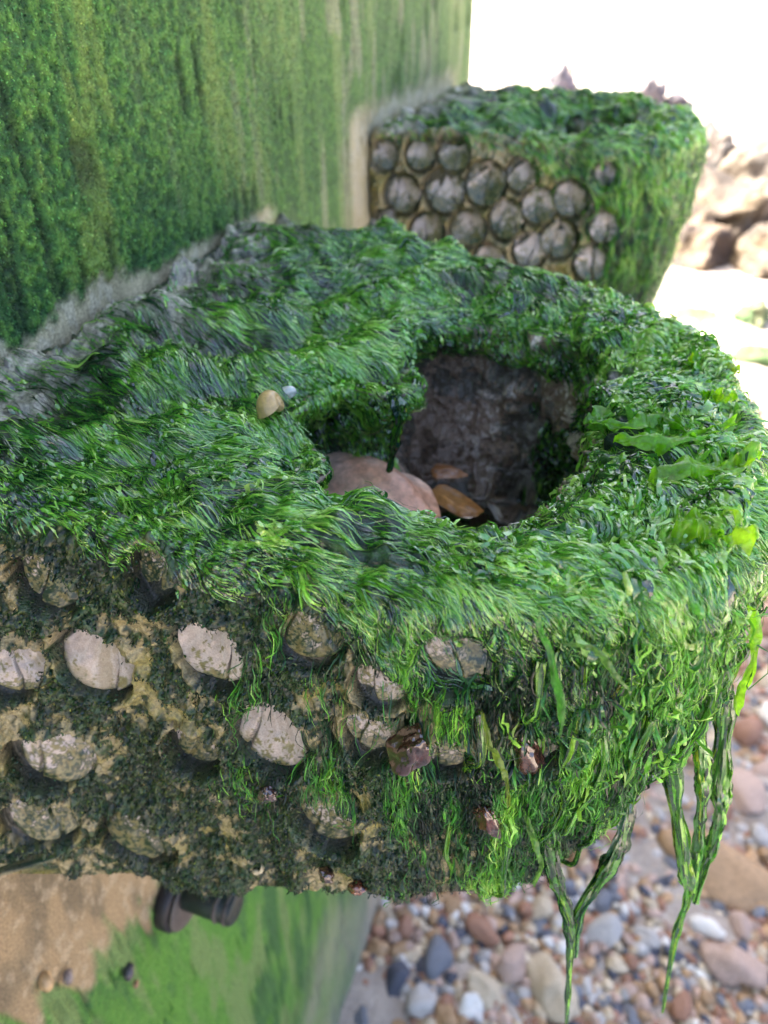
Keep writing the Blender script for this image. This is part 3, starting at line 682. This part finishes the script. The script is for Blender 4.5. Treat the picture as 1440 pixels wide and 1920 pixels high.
for k, ang_x in enumerate([.415, .440, .463, .480, .498, .512, .524, .535, .542, .546, .549, .5485, .546]):
    # ropes of weed that cling to the seaward tip: follow the side of the basin straight down
    W_ = B1['W']; jr = np.where(B1['zone'][0] >= 3.0)[0]; j0 = jr[0]
    ii = np.where(W_[:, j0, 1] < .58)[0]
    near = ii[np.argmin(np.abs(W_[ii, j0, 0]-(ang_x-.012))+(0 if k < 9 else np.abs(W_[ii, j0, 1]-(.40+.035*(k-9))))*1.0)]
    m_ = len(jr); j1 = jr[int(m_*rgt.uniform(.55, .97))]
    js = np.linspace(j0+int(m_*rgt.uniform(.10, .26)), j1, 9).astype(int); path = W_[near, js]+Nt[near, js]*.0035+rgt.normal(size=(9, 3))*.0022; path[:, 0] += .004*np.sin(np.arange(9)*.9+k*2)
    V, F, c = bundle(path, rgt.uniform(.003, .0048), .0012, 700+k, 110, (.8, 2.4, 4, 3, 1.2, .5, 1.0), .5)
    tag(link('seaweed_strand', make_mesh('seaweed_strand', V, F, M_WEED, c)), 'thin wet seaweed strand clinging to the seaward tip of the near basin', 'seaweed', 'seaweed strands clinging to the seaward tip')
V, F, c = bundle([at(px, py, 1, .475) for px, py in [(735, 735), (748, 775), (742, 815), (735, 852), (728, 885)]], .009, .002, 777, 150, (1.5, 3.2, 4, 1.6, .4, 1, .2), .4)
tag(link('seaweed_strand', make_mesh('seaweed_strand', V, F, M_WEED, c)), 'dark seaweed strand dangling from the weedy lobe into the pool', 'seaweed')
def leaf(pts, width, seed, col, up=(0, -.4, .9)):
    """One frilled sea lettuce leaf along a path."""
    rg = np.random.default_rng(seed); n, m = 80, 17
    p = smooth_path(pts, n); p = p+(rg.normal(size=3)*.3+np.array([1, .2, .2]))*(.10*width*np.sin(np.linspace(0, 14, n)+seed)+.25*width*np.sin(np.linspace(0, 5, n)+2*seed))[:, None]; T = nrm(np.gradient(p, axis=0)); U = np.broadcast_to(np.array(up, float), p.shape); S = nrm(np.cross(U, T)); N = nrm(np.cross(T, S))
    t = np.linspace(0, 1, n)[:, None]; v = np.linspace(-1, 1, m)[None]
    w = width*np.sin(np.clip(t*.9+.07, 0, 1)*np.pi)**.5*(1+.25*np.sin(t*9+seed)+.12*np.sin(t*23+seed))
    ruf = width*(.34*np.abs(v)**1.5*np.sin(t*19+seed+2.2*np.sign(v))+.26*np.abs(v)*np.sin(t*43+seed*3+1.7*np.sign(v))+.32*np.sin(v*2.5+t*7+seed))+.0028*fbm(np.stack([t*.06+0*v, v*width+0*t, 0*t*v+seed], -1), .008, 3, seed)
    X = p[:, None]+S[:, None]*(v*w)[..., None]+N[:, None]*(ruf+.004)[..., None]
    c = np.broadcast_to(np.array(col, np.float32), X.shape)*(1+.3*fbm(X, .012, 3, seed)[..., None])
    return X, grid_faces(n, m), c
LEAVES = [('bright yellow-green sea lettuce leaf lying across the seaward rim, uppermost of the big ones', [(1100, 800), (1180, 805), (1245, 790), (1310, 830)], 0.0045, (.12, .32, .010)),
          ('long bright sea lettuce leaf lying lengthwise on the seaward rim', [(1150, 830), (1220, 835), (1290, 828), (1370, 800)], 0.0053, (.15, .36, .010)),
          ('broad curled sea lettuce leaf on the rim right of the pool', [(1220, 905), (1290, 880), (1360, 885), (1420, 850)], 0.0064, (.19, .40, .010)),
          ('widest pale sea lettuce leaf folded over the right corner of the near rim', [(1255, 985), (1310, 990), (1370, 1000), (1415, 1035)], 0.0090, (.22, .42, .02)),
          ('small round sea lettuce leaf near the outer right rim', [(1325, 740), (1345, 748), (1370, 755)], .0055, (.20, .42, .01)),
          ('yellow-green sea lettuce leaf at the far outer edge of the rim', [(1290, 680), (1340, 690), (1385, 700)], .006, (.25, .43, .01)),
          ('pale sea lettuce leaf curled at the right lip of the pool', [(1095, 800), (1120, 790), (1150, 812)], .006, (.11, .28, .03))]
for k, (lab, pts, w, col) in enumerate(LEAVES):
    V, F, c = leaf([at(px, py, 2, .012) for px, py in pts], w, 500+k, col)
    tag(link('sea_lettuce_leaf', make_mesh('sea_lettuce_leaf', V, F, M_LEAF, c)), lab, 'sea lettuce', 'large sea lettuce leaves on the near basin')
DRAPE = [('narrow bright seaweed frond hanging down the face right of the pale cells', [(1010, 1150), (1035, 1220), (1050, 1300), (1052, 1370)], .262, .0020, (.07, .24, .03)),
         ('olive seaweed frond slanting over the brown patch under the rim', [(1060, 1195), (1110, 1205), (1150, 1250), (1185, 1295)], .285, .0018, (.11, .22, .045)),
         ('yellow-green seaweed frond trailing between the two right-hand anemones', [(905, 1320), (925, 1390), (950, 1440), (955, 1500)], .256, .0018, (.16, .24, .03)),
         ('light seaweed frond bunched at the bottom edge of the face', [(985, 1500), (1000, 1560), (1015, 1610), (1000, 1650)], .29, .0020, (.12, .26, .05)),
         ('bright seaweed frond hanging at the extreme right edge of the basin', [(1405, 1130), (1412, 1190), (1400, 1260), (1385, 1330)], .36, .0030, (.20, .42, .02))]
for k, (lab, pts, y, w, col) in enumerate(DRAPE):
    V, F, c = leaf([at(px, py, 1, y-.012) for px, py in pts], w, 530+k, col, up=(0, -1, .2))
    tag(link('seaweed_frond', make_mesh('seaweed_frond', V, F, M_LEAF, c)), lab, 'seaweed', 'single fronds trailing down the near basin')

# ------------------------------------------------------------------ the pool: water and stones
wm = bpy.data.materials.new('pool_water'); wm.use_nodes = True
N_ = wm.node_tree.nodes; L_ = wm.node_tree.links; N_.remove(N_['Principled BSDF'])
tr_ = N_.new('ShaderNodeBsdfTransparent'); tr_.inputs['Color'].default_value = (.86, .90, .86, 1)
gl_ = N_.new('ShaderNodeBsdfGlossy'); gl_.inputs['Roughness'].default_value = .03
fr_ = N_.new('ShaderNodeFresnel'); fr_.inputs['IOR'].default_value = 1.33; mx_ = N_.new('ShaderNodeMixShader')
L_.new(fr_.outputs[0], mx_.inputs[0]); L_.new(tr_.outputs[0], mx_.inputs[1]); L_.new(gl_.outputs[0], mx_.inputs[2])
L_.new(mx_.outputs[0], N_['Material Output'].inputs['Surface'])
a = np.linspace(0, 2*np.pi, 96, endpoint=False); rad = radial(INNER, np.where(a > np.pi, a-2*np.pi, a), CEN)+.03
sr = np.linspace(.01, 1, 30); wx = CEN[0]+np.outer(rad*np.cos(a), sr); wy = CEN[1]+np.outer(rad*np.sin(a), sr)
wp = np.stack([wx, wy, 0*wx], -1); wp[..., 2] = -.154+.0011*fbm(wp, .022, 3, 5)
tag(link('water', make_mesh('water', wp, grid_faces(96, 30, True), wm)), kind='structure')

def ico(sub):
    bm = bmesh.new(); bmesh.ops.create_icosphere(bm, subdivisions=sub, radius=1.0)
    v = np.array([x.co[:] for x in bm.verts]); f = np.array([[q.index for q in x.verts] for x in bm.faces]); bm.free(); return v, f
ICO2, ICO3, ICO5 = ico(2), ico(3), ico(5)
def pebble(seed, base=None, amp=.22, facets=5, fine=.03):
    v, f = base or ICO3; rg = np.random.default_rng(seed); p = v.copy()
    for _ in range(facets):                                            # worn flats
        n = nrm(rg.normal(size=3)); d = rg.uniform(.6, .85); h = p@n
        p = p-np.outer(np.clip(h-d, 0, None)*.85, n)
    p = p*(1+amp*fbm(v, .9, 2, seed)[:, None]+fine*fbm(v, .25, 3, seed+1)[:, None])
    return p, f
def stone(name, lab, px, py, z, size, seed, c0, c1, cat='stone', group=None, rot=0.):
    p, f = pebble(seed, ICO5, .16, 4, .02)
    n = fbm(p, .8, 4, seed+2)
    col = mixc(np.broadcast_to(np.array(c0, np.float32), p.shape), c1, sstep(-.3, .5, n)); col = mixc(col, (.42, .33, .28), sstep(.3, .7, fbm(p, .35, 3, seed+9))*.5)
    R = np.array([[math.cos(rot), -math.sin(rot), 0], [math.sin(rot), math.cos(rot), 0], [0, 0, 1]])
    o = link(name, make_mesh(name, (p*np.array(size))@R.T, f, M_STONE, col), None, at(px, py, 2, z))
    return tag(o, lab, cat, group)
stone('stone', 'large smooth pinkish-brown stone lying in the pool', 690, 940, -.128, (.078, .044, .036), 41, (.64, .34, .21), (.74, .52, .39), group='stones in the pool', rot=-.35)
stone('stone', 'small orange-brown stone beyond the large pink one in the pool', 836, 896, -.160, (.024, .019, .013), 52, (.34, .15, .05), (.40, .22, .10), group='stones in the pool')
stone('stone', 'flat amber stone half under the large pink stone in the pool', 845, 950, -.162, (.036, .022, .014), 47, (.36, .16, .04), (.42, .22, .07), group='stones in the pool', rot=-.5)
stone('stone', 'brown flat stone behind the large pink stone in the pool', 735, 902, -.160, (.030, .018, .012), 49, (.24, .13, .07), (.30, .18, .11), group='stones in the pool', rot=.2)
for k, (px, py, s, lab) in enumerate([(858, 932, .006, 'tiny white pebble on the pool floor beside the amber stone'), (845, 925, .0045, 'tiniest pale pebble on the pool floor'), (778, 903, .004, 'tiny white pebble between the pink and the orange stone'), (868, 940, .004, 'tiny grey pebble at the end of the amber stone')]):
    stone('pebble', lab, px, py, -.168, (s*1.2, s, s*.7), 60+k, (.52, .48, .40), (.45, .43, .4), 'pebble', 'tiny pebbles on the pool floor')

# ------------------------------------------------------------------ snails and anemones
def snail_shell(seed, c0, c1, turns=2.6):
    n, m = 150, 28
    u = np.linspace(0, turns*2*np.pi, n); v = np.linspace(0, 2*np.pi, m)
    g = np.exp((u-u[-1])*.155); U, Vv = np.meshgrid(u, v, indexing='ij'); G = np.exp((U-u[-1])*.155)
    r = .52*G; cr = .47*G; zc = -.72*G
    x = (cr+r*np.cos(Vv))*np.cos(U); y = (cr+r*np.cos(Vv))*np.sin(U); z = zc+r*np.sin(Vv)*1.12
    V = np.stack([x, y, z+.72*0], -1); P3 = np.stack([np.cos(Vv), np.sin(Vv), U*.6], -1)
    col = mixc(np.broadcast_to(np.array(c0, np.float32), V.shape), c1, sstep(-.2, .6, fbm(np.stack([U*0, Vv*.8, U*.15], -1), .3, 2, seed)))
    return V, grid_faces(n, m), col
def snail(lab, P, size, seed, c0, c1, rot, group=None, spin=0.):
    V, F, c = snail_shell(seed, c0, c1)
    V = V@np.array([[math.cos(spin), math.sin(spin), 0], [-math.sin(spin), math.cos(spin), 0], [0, 0, 1]])
    o = link('snail', make_mesh('snail', V*size, F, M_SHELL, c), None, P); o.rotation_euler = rot
    return tag(o, lab, 'snail', group)
snail('plump tan periwinkle snail on the weed at the lip of the pool', at(529, 750, 2, .014), .0145, 3, (.50, .33, .13), (.40, .27, .11), (0, math.radians(62), .35), 'snails on the near basin', math.radians(54))
snail('small white shell tucked right behind the tan periwinkle', at(549, 744, 2, .013), .0065, 9, (.42, .47, .44), (.5, .5, .46), (math.radians(150), .9, 2.0), 'snails on the near basin')
for k, (px, py, s, c0, lab) in enumerate([(76, 1857, .0125, (.42, .28, .13), 'orange-tan snail on the bare wall, leftmost of the four under the basin'), (118, 1842, .010, (.20, .16, .14), 'dark grey snail on the bare wall right of the orange-tan one'),
                                          (230, 1832, .0125, (.05, .045, .05), 'black snail on the bare wall just above the green algae edge'), (250, 1849, .006, (.30, .16, .08), 'smallest reddish snail on the bare wall beside the black one')]):
    snail(lab, at(px, py, 0, .006), s, 20+k, c0, (np.array(c0)*.7).tolist(), (math.radians(100+40*k), math.radians(100), .5*k), 'snails on the wall under the near basin')
def anemone(lab, P, size, seed, col, rotz=0.):
    p, f = pebble(seed, ICO5, .22, 3, .05)
    p = p*(1+.12*np.sin(p[:, 2:3]*9+seed)*.3)
    n = fbm(p, .5, 3, seed)
    c = mixc(np.broadcast_to(np.array(col, np.float32), p.shape), (.012, .006, .006), sstep(-.1, .5, n)*.7)
    o = link('anemone', make_mesh('anemone', p*np.array(size), f, M_ANEM, c), None, P); o.rotation_euler = (0, rotz, 0)
    return tag(o, lab, 'anemone', 'wet anemones on the near basin face')
def face_pt(px, py, out=.0):
    """Nearest point of the near basin's side along the line of sight."""
    p = at(px, py, 1, .258); r = nrm(p-CAM); W = B1['W'][:, ::2]; d = W-CAM; s = d@r
    off = np.linalg.norm(d-s[..., None]*r, axis=-1); ok = off < .004
    s = np.where(ok, s, 9); return CAM+r*(s.min()-out)
snail('small striped pale snail low on the near basin face', face_pt(482, 1640, .004), .0065, 4, (.55, .48, .30), (.36, .30, .18), (math.radians(80), math.radians(160), .4), 'snails on the near basin')
anemone('dark wine-red closed anemone, biggest, below the pale cells in the middle', face_pt(768, 1405), (.011, .008, .019), 71, (.045, .010, .008), .25)
anemone('brown-red shiny anemone right of the wine-red one, under the green rim', face_pt(985, 1415), (.011, .008, .021), 72, (.10, .045, .03), -.3)
anemone('small blood-red closed anemone lower on the face', face_pt(915, 1535), (.007, .006, .016), 73, (.075, .012, .008), -.35)
anemone('tiny dark anemone at the bottom edge left of the reddish one', face_pt(612, 1640), (.006, .005, .006), 74, (.05, .015, .014))
anemone('tiny reddish-brown anemone at the bottom edge of the face', face_pt(668, 1665), (.006, .005, .006), 75, (.17, .05, .025))
anemone('small purple-black anemone in the dark algae left of centre', face_pt(500, 1492), (.006, .005, .009), 76, (.03, .010, .014), .3)

# ------------------------------------------------------------------ fitting on the wall below the near basin
M_BLACK = material('rubber', rough=.5, attr=False, color=(.012, .011, .013), nscale=80, bump=.2)
M_STEEL = material('weathered_steel', rough=.6, attr=False, color=(.075, .065, .058), nscale=60, nvar=.7, bump=.3, metal=.1)
M_PIPE = material('green_stained_pipe', rough=.5, attr=False, color=(.010, .018, .014), nscale=40, nvar=.8, bump=.3)
fit = bpy.data.objects.new('wall_fitting', None); COL.objects.link(fit); FP = np.array([0.004, .405, -.782]); fit.location = FP
tag(fit, 'black and grey round pipe fitting on the wall under the near basin', 'fitting')
def tube(name, x0, x1, r, mat, ri=0.0, parent=fit):
    n = 48; a = np.linspace(0, 2*np.pi, n, endpoint=False); bev = min(.003, (x1-x0)*.3)
    prof = [(x0, ri), (x0, r-bev), (x0+bev, r), (x1-bev, r), (x1, r-bev), (x1, max(ri, .0005))]
    V = np.array([[(x, rr*math.cos(t), rr*math.sin(t)) for (x, rr) in prof] for t in a])
    return link(name, make_mesh(name, V, grid_faces(n, len(prof), True), mat, smooth=False), parent)
tube('gasket', -.004, .018, .046, M_BLACK); tube('flange', .019, .025, .042, M_STEEL)
for o_ in (tube('pipe', .026, .100, .022, M_PIPE), tube('clamp_ring', 0.074, .080, .024, M_STEEL), tube('clamp_ring', .088, .093, .0235, M_STEEL)): o_.location.z = .02

# ------------------------------------------------------------------ shingle
PALS = [('reddish-brown', (.30, .15, .09)), ('orange-tan', (.38, .235, .12)), ('pale grey', (.44, .41, .38)), ('blue-grey', (.15, .155, .175)), ('cream', (.52, .42, .29)), ('pinkish', (.43, .30, .235)), ('dark slate', (.06, .065, .09)), ('white', (.70, .67, .62))]
PW = np.array([2.6, 2.9, 1.4, .9, 2.1, 2.0, .7, .45]); PW /= PW.sum()
PMAT = [material('pebble_'+n.replace('-', '_').replace(' ', '_'), rough=.5, attr=False, color=c, nscale=14, nvar=.4, bump=.4, bscale=40, bdist=.006) for n, c in PALS]
PM = {}
def pebble_mesh(shape, ci):
    if (shape, ci) not in PM:
        p, f = pebble(200+shape, ICO3, .24, 6, .03); PM[(shape, ci)] = make_mesh('pebble', p, f, PMAT[ci])
    return PM[(shape, ci)]
SPECIAL = [(820, 1790, .085, 3, 'big blue-grey cobble right of the wall foot, dark on one side'), (760, 1740, .055, 0, 'reddish-brown cobble left of the big blue-grey one'), (900, 1740, .065, 0, 'orange-red long cobble above the cream one'),
           (910, 1855, .070, 4, 'long cream cobble in front of the brown one'), (960, 1805, .085, 5, 'brown-pink round cobble near the leftmost hanging strand'), (790, 1875, .085, 2, 'pale grey cobble near the bottom edge by the wall'),
           (880, 1890, .055, 7, 'whitish cobble at the bottom beside the cream one'), (1375, 1805, .12, 5, 'large smooth pink-tan cobble at the right edge below the strands'), (1400, 1490, .15, 5, 'big pink block of stone at the right edge above the flat slab'),
           (1370, 1640, .20, 1, 'long flat tan slab of stone at the right edge'), (1400, 1375, .11, 0, 'dark red-brown cobble at the right edge below the basin tip'), (1320, 1735, .060, 7, 'oval white cobble right of the longest strand'),
           (1215, 1755, .045, 2, 'small bluish-white cobble left of the longest strand'), (1130, 1690, .055, 3, 'flat blue-grey cobble between the two groups of strands'), (1265, 1790, .040, 6, 'small dark blue cobble beside the tip of the longest strand')]
rg = np.random.default_rng(99); placed = []
for k, (px, py, s, ci, lab) in enumerate(SPECIAL):
    P = at(px, py, 2, GZ+.04); o = link('pebble', pebble_mesh(k % 9, ci), None, P)
    flat = .42 if 'flat' in lab else .7
    s *= .74; o.scale = (s*(1.5 if 'long' in lab else 1.1), s*.85, s*flat); o.rotation_euler = (rg.uniform(-.3, .3), rg.uniform(-.3, .3), rg.uniform(0, 3))
    if 'long' in lab: o.rotation_euler.z = -.3
    tag(o, lab, 'pebble', 'pebbles on the beach below'); placed.append((P[0], P[1], s))
tries = 0; cnt = 0
while cnt < 270 and tries < 9000:
    tries += 1
    x = rg.uniform(.04, 1.75); y = .75+2.6*rg.random()**1.6; s = float(np.clip(rg.lognormal(-3.38, .42), .020, .08))
    if any((x-a)**2+(y-b)**2 < (.80*(s+q))**2 for a, b, q in placed): continue
    ci = int(rg.choice(8, p=PW)); cnt += 1; placed.append((x, y, s))
    o = link('pebble', pebble_mesh(int(rg.integers(9)), ci), None, (x, y, GZ+.02+s*.25))
    o.scale = (s*rg.uniform(.95, 1.45), s*rg.uniform(.75, 1.0), s*rg.uniform(.5, .8)); o.rotation_euler = (rg.uniform(-.4, .4), rg.uniform(-.4, .4), rg.uniform(0, 6.28))
    size = 'small' if s < .04 else ('middle-sized' if s < .065 else 'large')
    where = 'by the foot of the sea wall' if x < .3 else ('under the seaward tip of the basin' if x < .9 else 'out on the open beach')
    tag(o, '%s %s pebble lying in the shingle %s' % (size, PALS[ci][0], where), 'pebble', 'pebbles on the beach below')
# the small stuff between them
n = 17000; v0, f0 = ICO2; rg = np.random.default_rng(5); parts = []
bases = [pebble(900+k, ICO2, .2, 5, .0)[0] for k in range(12)]
xy = np.stack([2.3*rg.random(n), .75+5.5*rg.random(n)**2.0], -1); ss = rg.uniform(.009, .026, n)*(1+.10*xy[:, 1])
ci = rg.choice(8, n, p=PW)
for k in range(n):
    a = rg.uniform(0, 6.28); R = np.array([[math.cos(a), -math.sin(a), 0], [math.sin(a), math.cos(a), 0], [0, 0, 1]])
    p = (bases[k % 12]*np.array([1.2, .9, .65])*ss[k])@R.T+np.array([xy[k, 0], xy[k, 1], GZ+.012+rg.uniform(0, .02)])
    parts.append((p, f0, np.broadcast_to(np.array(PALS[ci[k]][1], np.float32)*rg.uniform(.75, 1.2), p.shape)))
V, F, c = join(parts)
tag(link('shingle', make_mesh('shingle', V, F, M_SHINGLE, c)), 'small mixed brown, grey and cream gravel between the larger pebbles', 'gravel', kind='stuff')

# ------------------------------------------------------------------ sunlit rocks and post far along the beach
def boulder(name, lab, px, py, size, seed, c0, c1, rot=(0, 0, 0), z=GZ, group='rocks far along the beach', cat='rock'):
    p, f = pebble(seed, ICO5, .26, 7, .09); n = fbm(p, .5, 4, seed+4)
    p = p*(1+.07*fbm(p, .28, 3, seed+8)[:, None])
    col = mixc(np.broadcast_to(np.array(c0, np.float32), p.shape), c1, sstep(-.2, .4, n))
    o = link(name, make_mesh(name, p*np.array(size), f, M_ROCK, col), None, at(px, py, 2, z)); o.rotation_euler = rot
    return tag(o, lab, cat, group)
T0, T1 = (.115, .080, .045), (.055, .038, .024)
boulder('boulder', 'big tan boulder leaning out of the sand right of the farther basin', 1340, 450, (.78, 1.0, .92), 81, T0, T1, (0, math.radians(-38), .3))
boulder('boulder', 'upper pale boulder with a dark side behind the big tan boulder', 1425, 385, (.80, .9, 1.0), 82, (.15, .12, .085), (.07, .056, .045), (0, .3, .5))
boulder('boulder', 'grey-brown pointed rock above the big tan boulder', 1335, 310, (.45, .6, .66), 83, (.085, .068, .055), (.045, .04, .038), (.1, .25, .2))
boulder('boulder', 'small brown rock half hidden by the tip of the farther basin', 1300, 480, (.40, .6, .45), 84, (.10, .065, .035), (.05, .032, .022))
boulder('boulder', 'dark pointed rock standing on the bright sand above the farther basin', 1212, 205, (.42, .5, .72), 85, (.16, .135, .14), (.10, .085, .09), (0, .1, 0))
boulder('boulder', 'low dark rock right of the pointed one far off', 1265, 205, (.45, .5, .32), 86, (.10, .08, .08), (.06, .05, .06))
boulder('boulder', 'dark rock at the foot of the thin post far off', 1050, 168, (.45, .5, .62), 87, (.15, .125, .14), (.10, .09, .10))
boulder('boulder', 'low brown ledge left of the pointed rock far off', 1150, 205, (1.2, .5, .16), 88, (.16, .13, .09), (.1, .08, .06))
boulder('boulder', 'cream-tan rock between the grey-brown pointed rock and the farther basin', 1300, 375, (.42, .6, .50), 93, (.13, .10, .06), (.06, .045, .03))
boulder('boulder', 'brown rock at the right edge below the upper pale boulder', 1440, 500, (.50, .6, .42), 94, T0, T1, (0, .2, .4))
boulder('boulder', 'flat green weedy rock on the bright sand just past the basin', 1308, 598, (.28, .26, .08), 89, (.05, .10, .02), (.12, .14, .06))
boulder('boulder', 'rounded green weedy rock at the right edge', 1412, 600, (.17, .22, .17), 90, (.04, .08, .02), (.1, .11, .05))
boulder('boulder', 'long green weed-covered rock beside the outer rim of the near basin', 1425, 680, (.36, .22, .15), 91, (.04, .08, .02), (.08, .12, .04), (0, 0, .2))
post = at(1072, 140, 2, GZ); rg = np.random.default_rng(3)
n = 24; zz = np.linspace(0, 2.6, 16); a = np.linspace(0, 2*np.pi, n, endpoint=False)
V = np.array([[(.055*(1-.35*z/2.6)*math.cos(t)+.03*math.sin(z*2), .055*math.sin(t), z) for z in zz] for t in a])
tag(link('post', make_mesh('post', V, grid_faces(n, 16, True), material('driftwood', attr=False, color=(.16, .12, .05), nscale=20)), None, post), 'thin weathered wooden post standing far off on the bright beach', 'post')
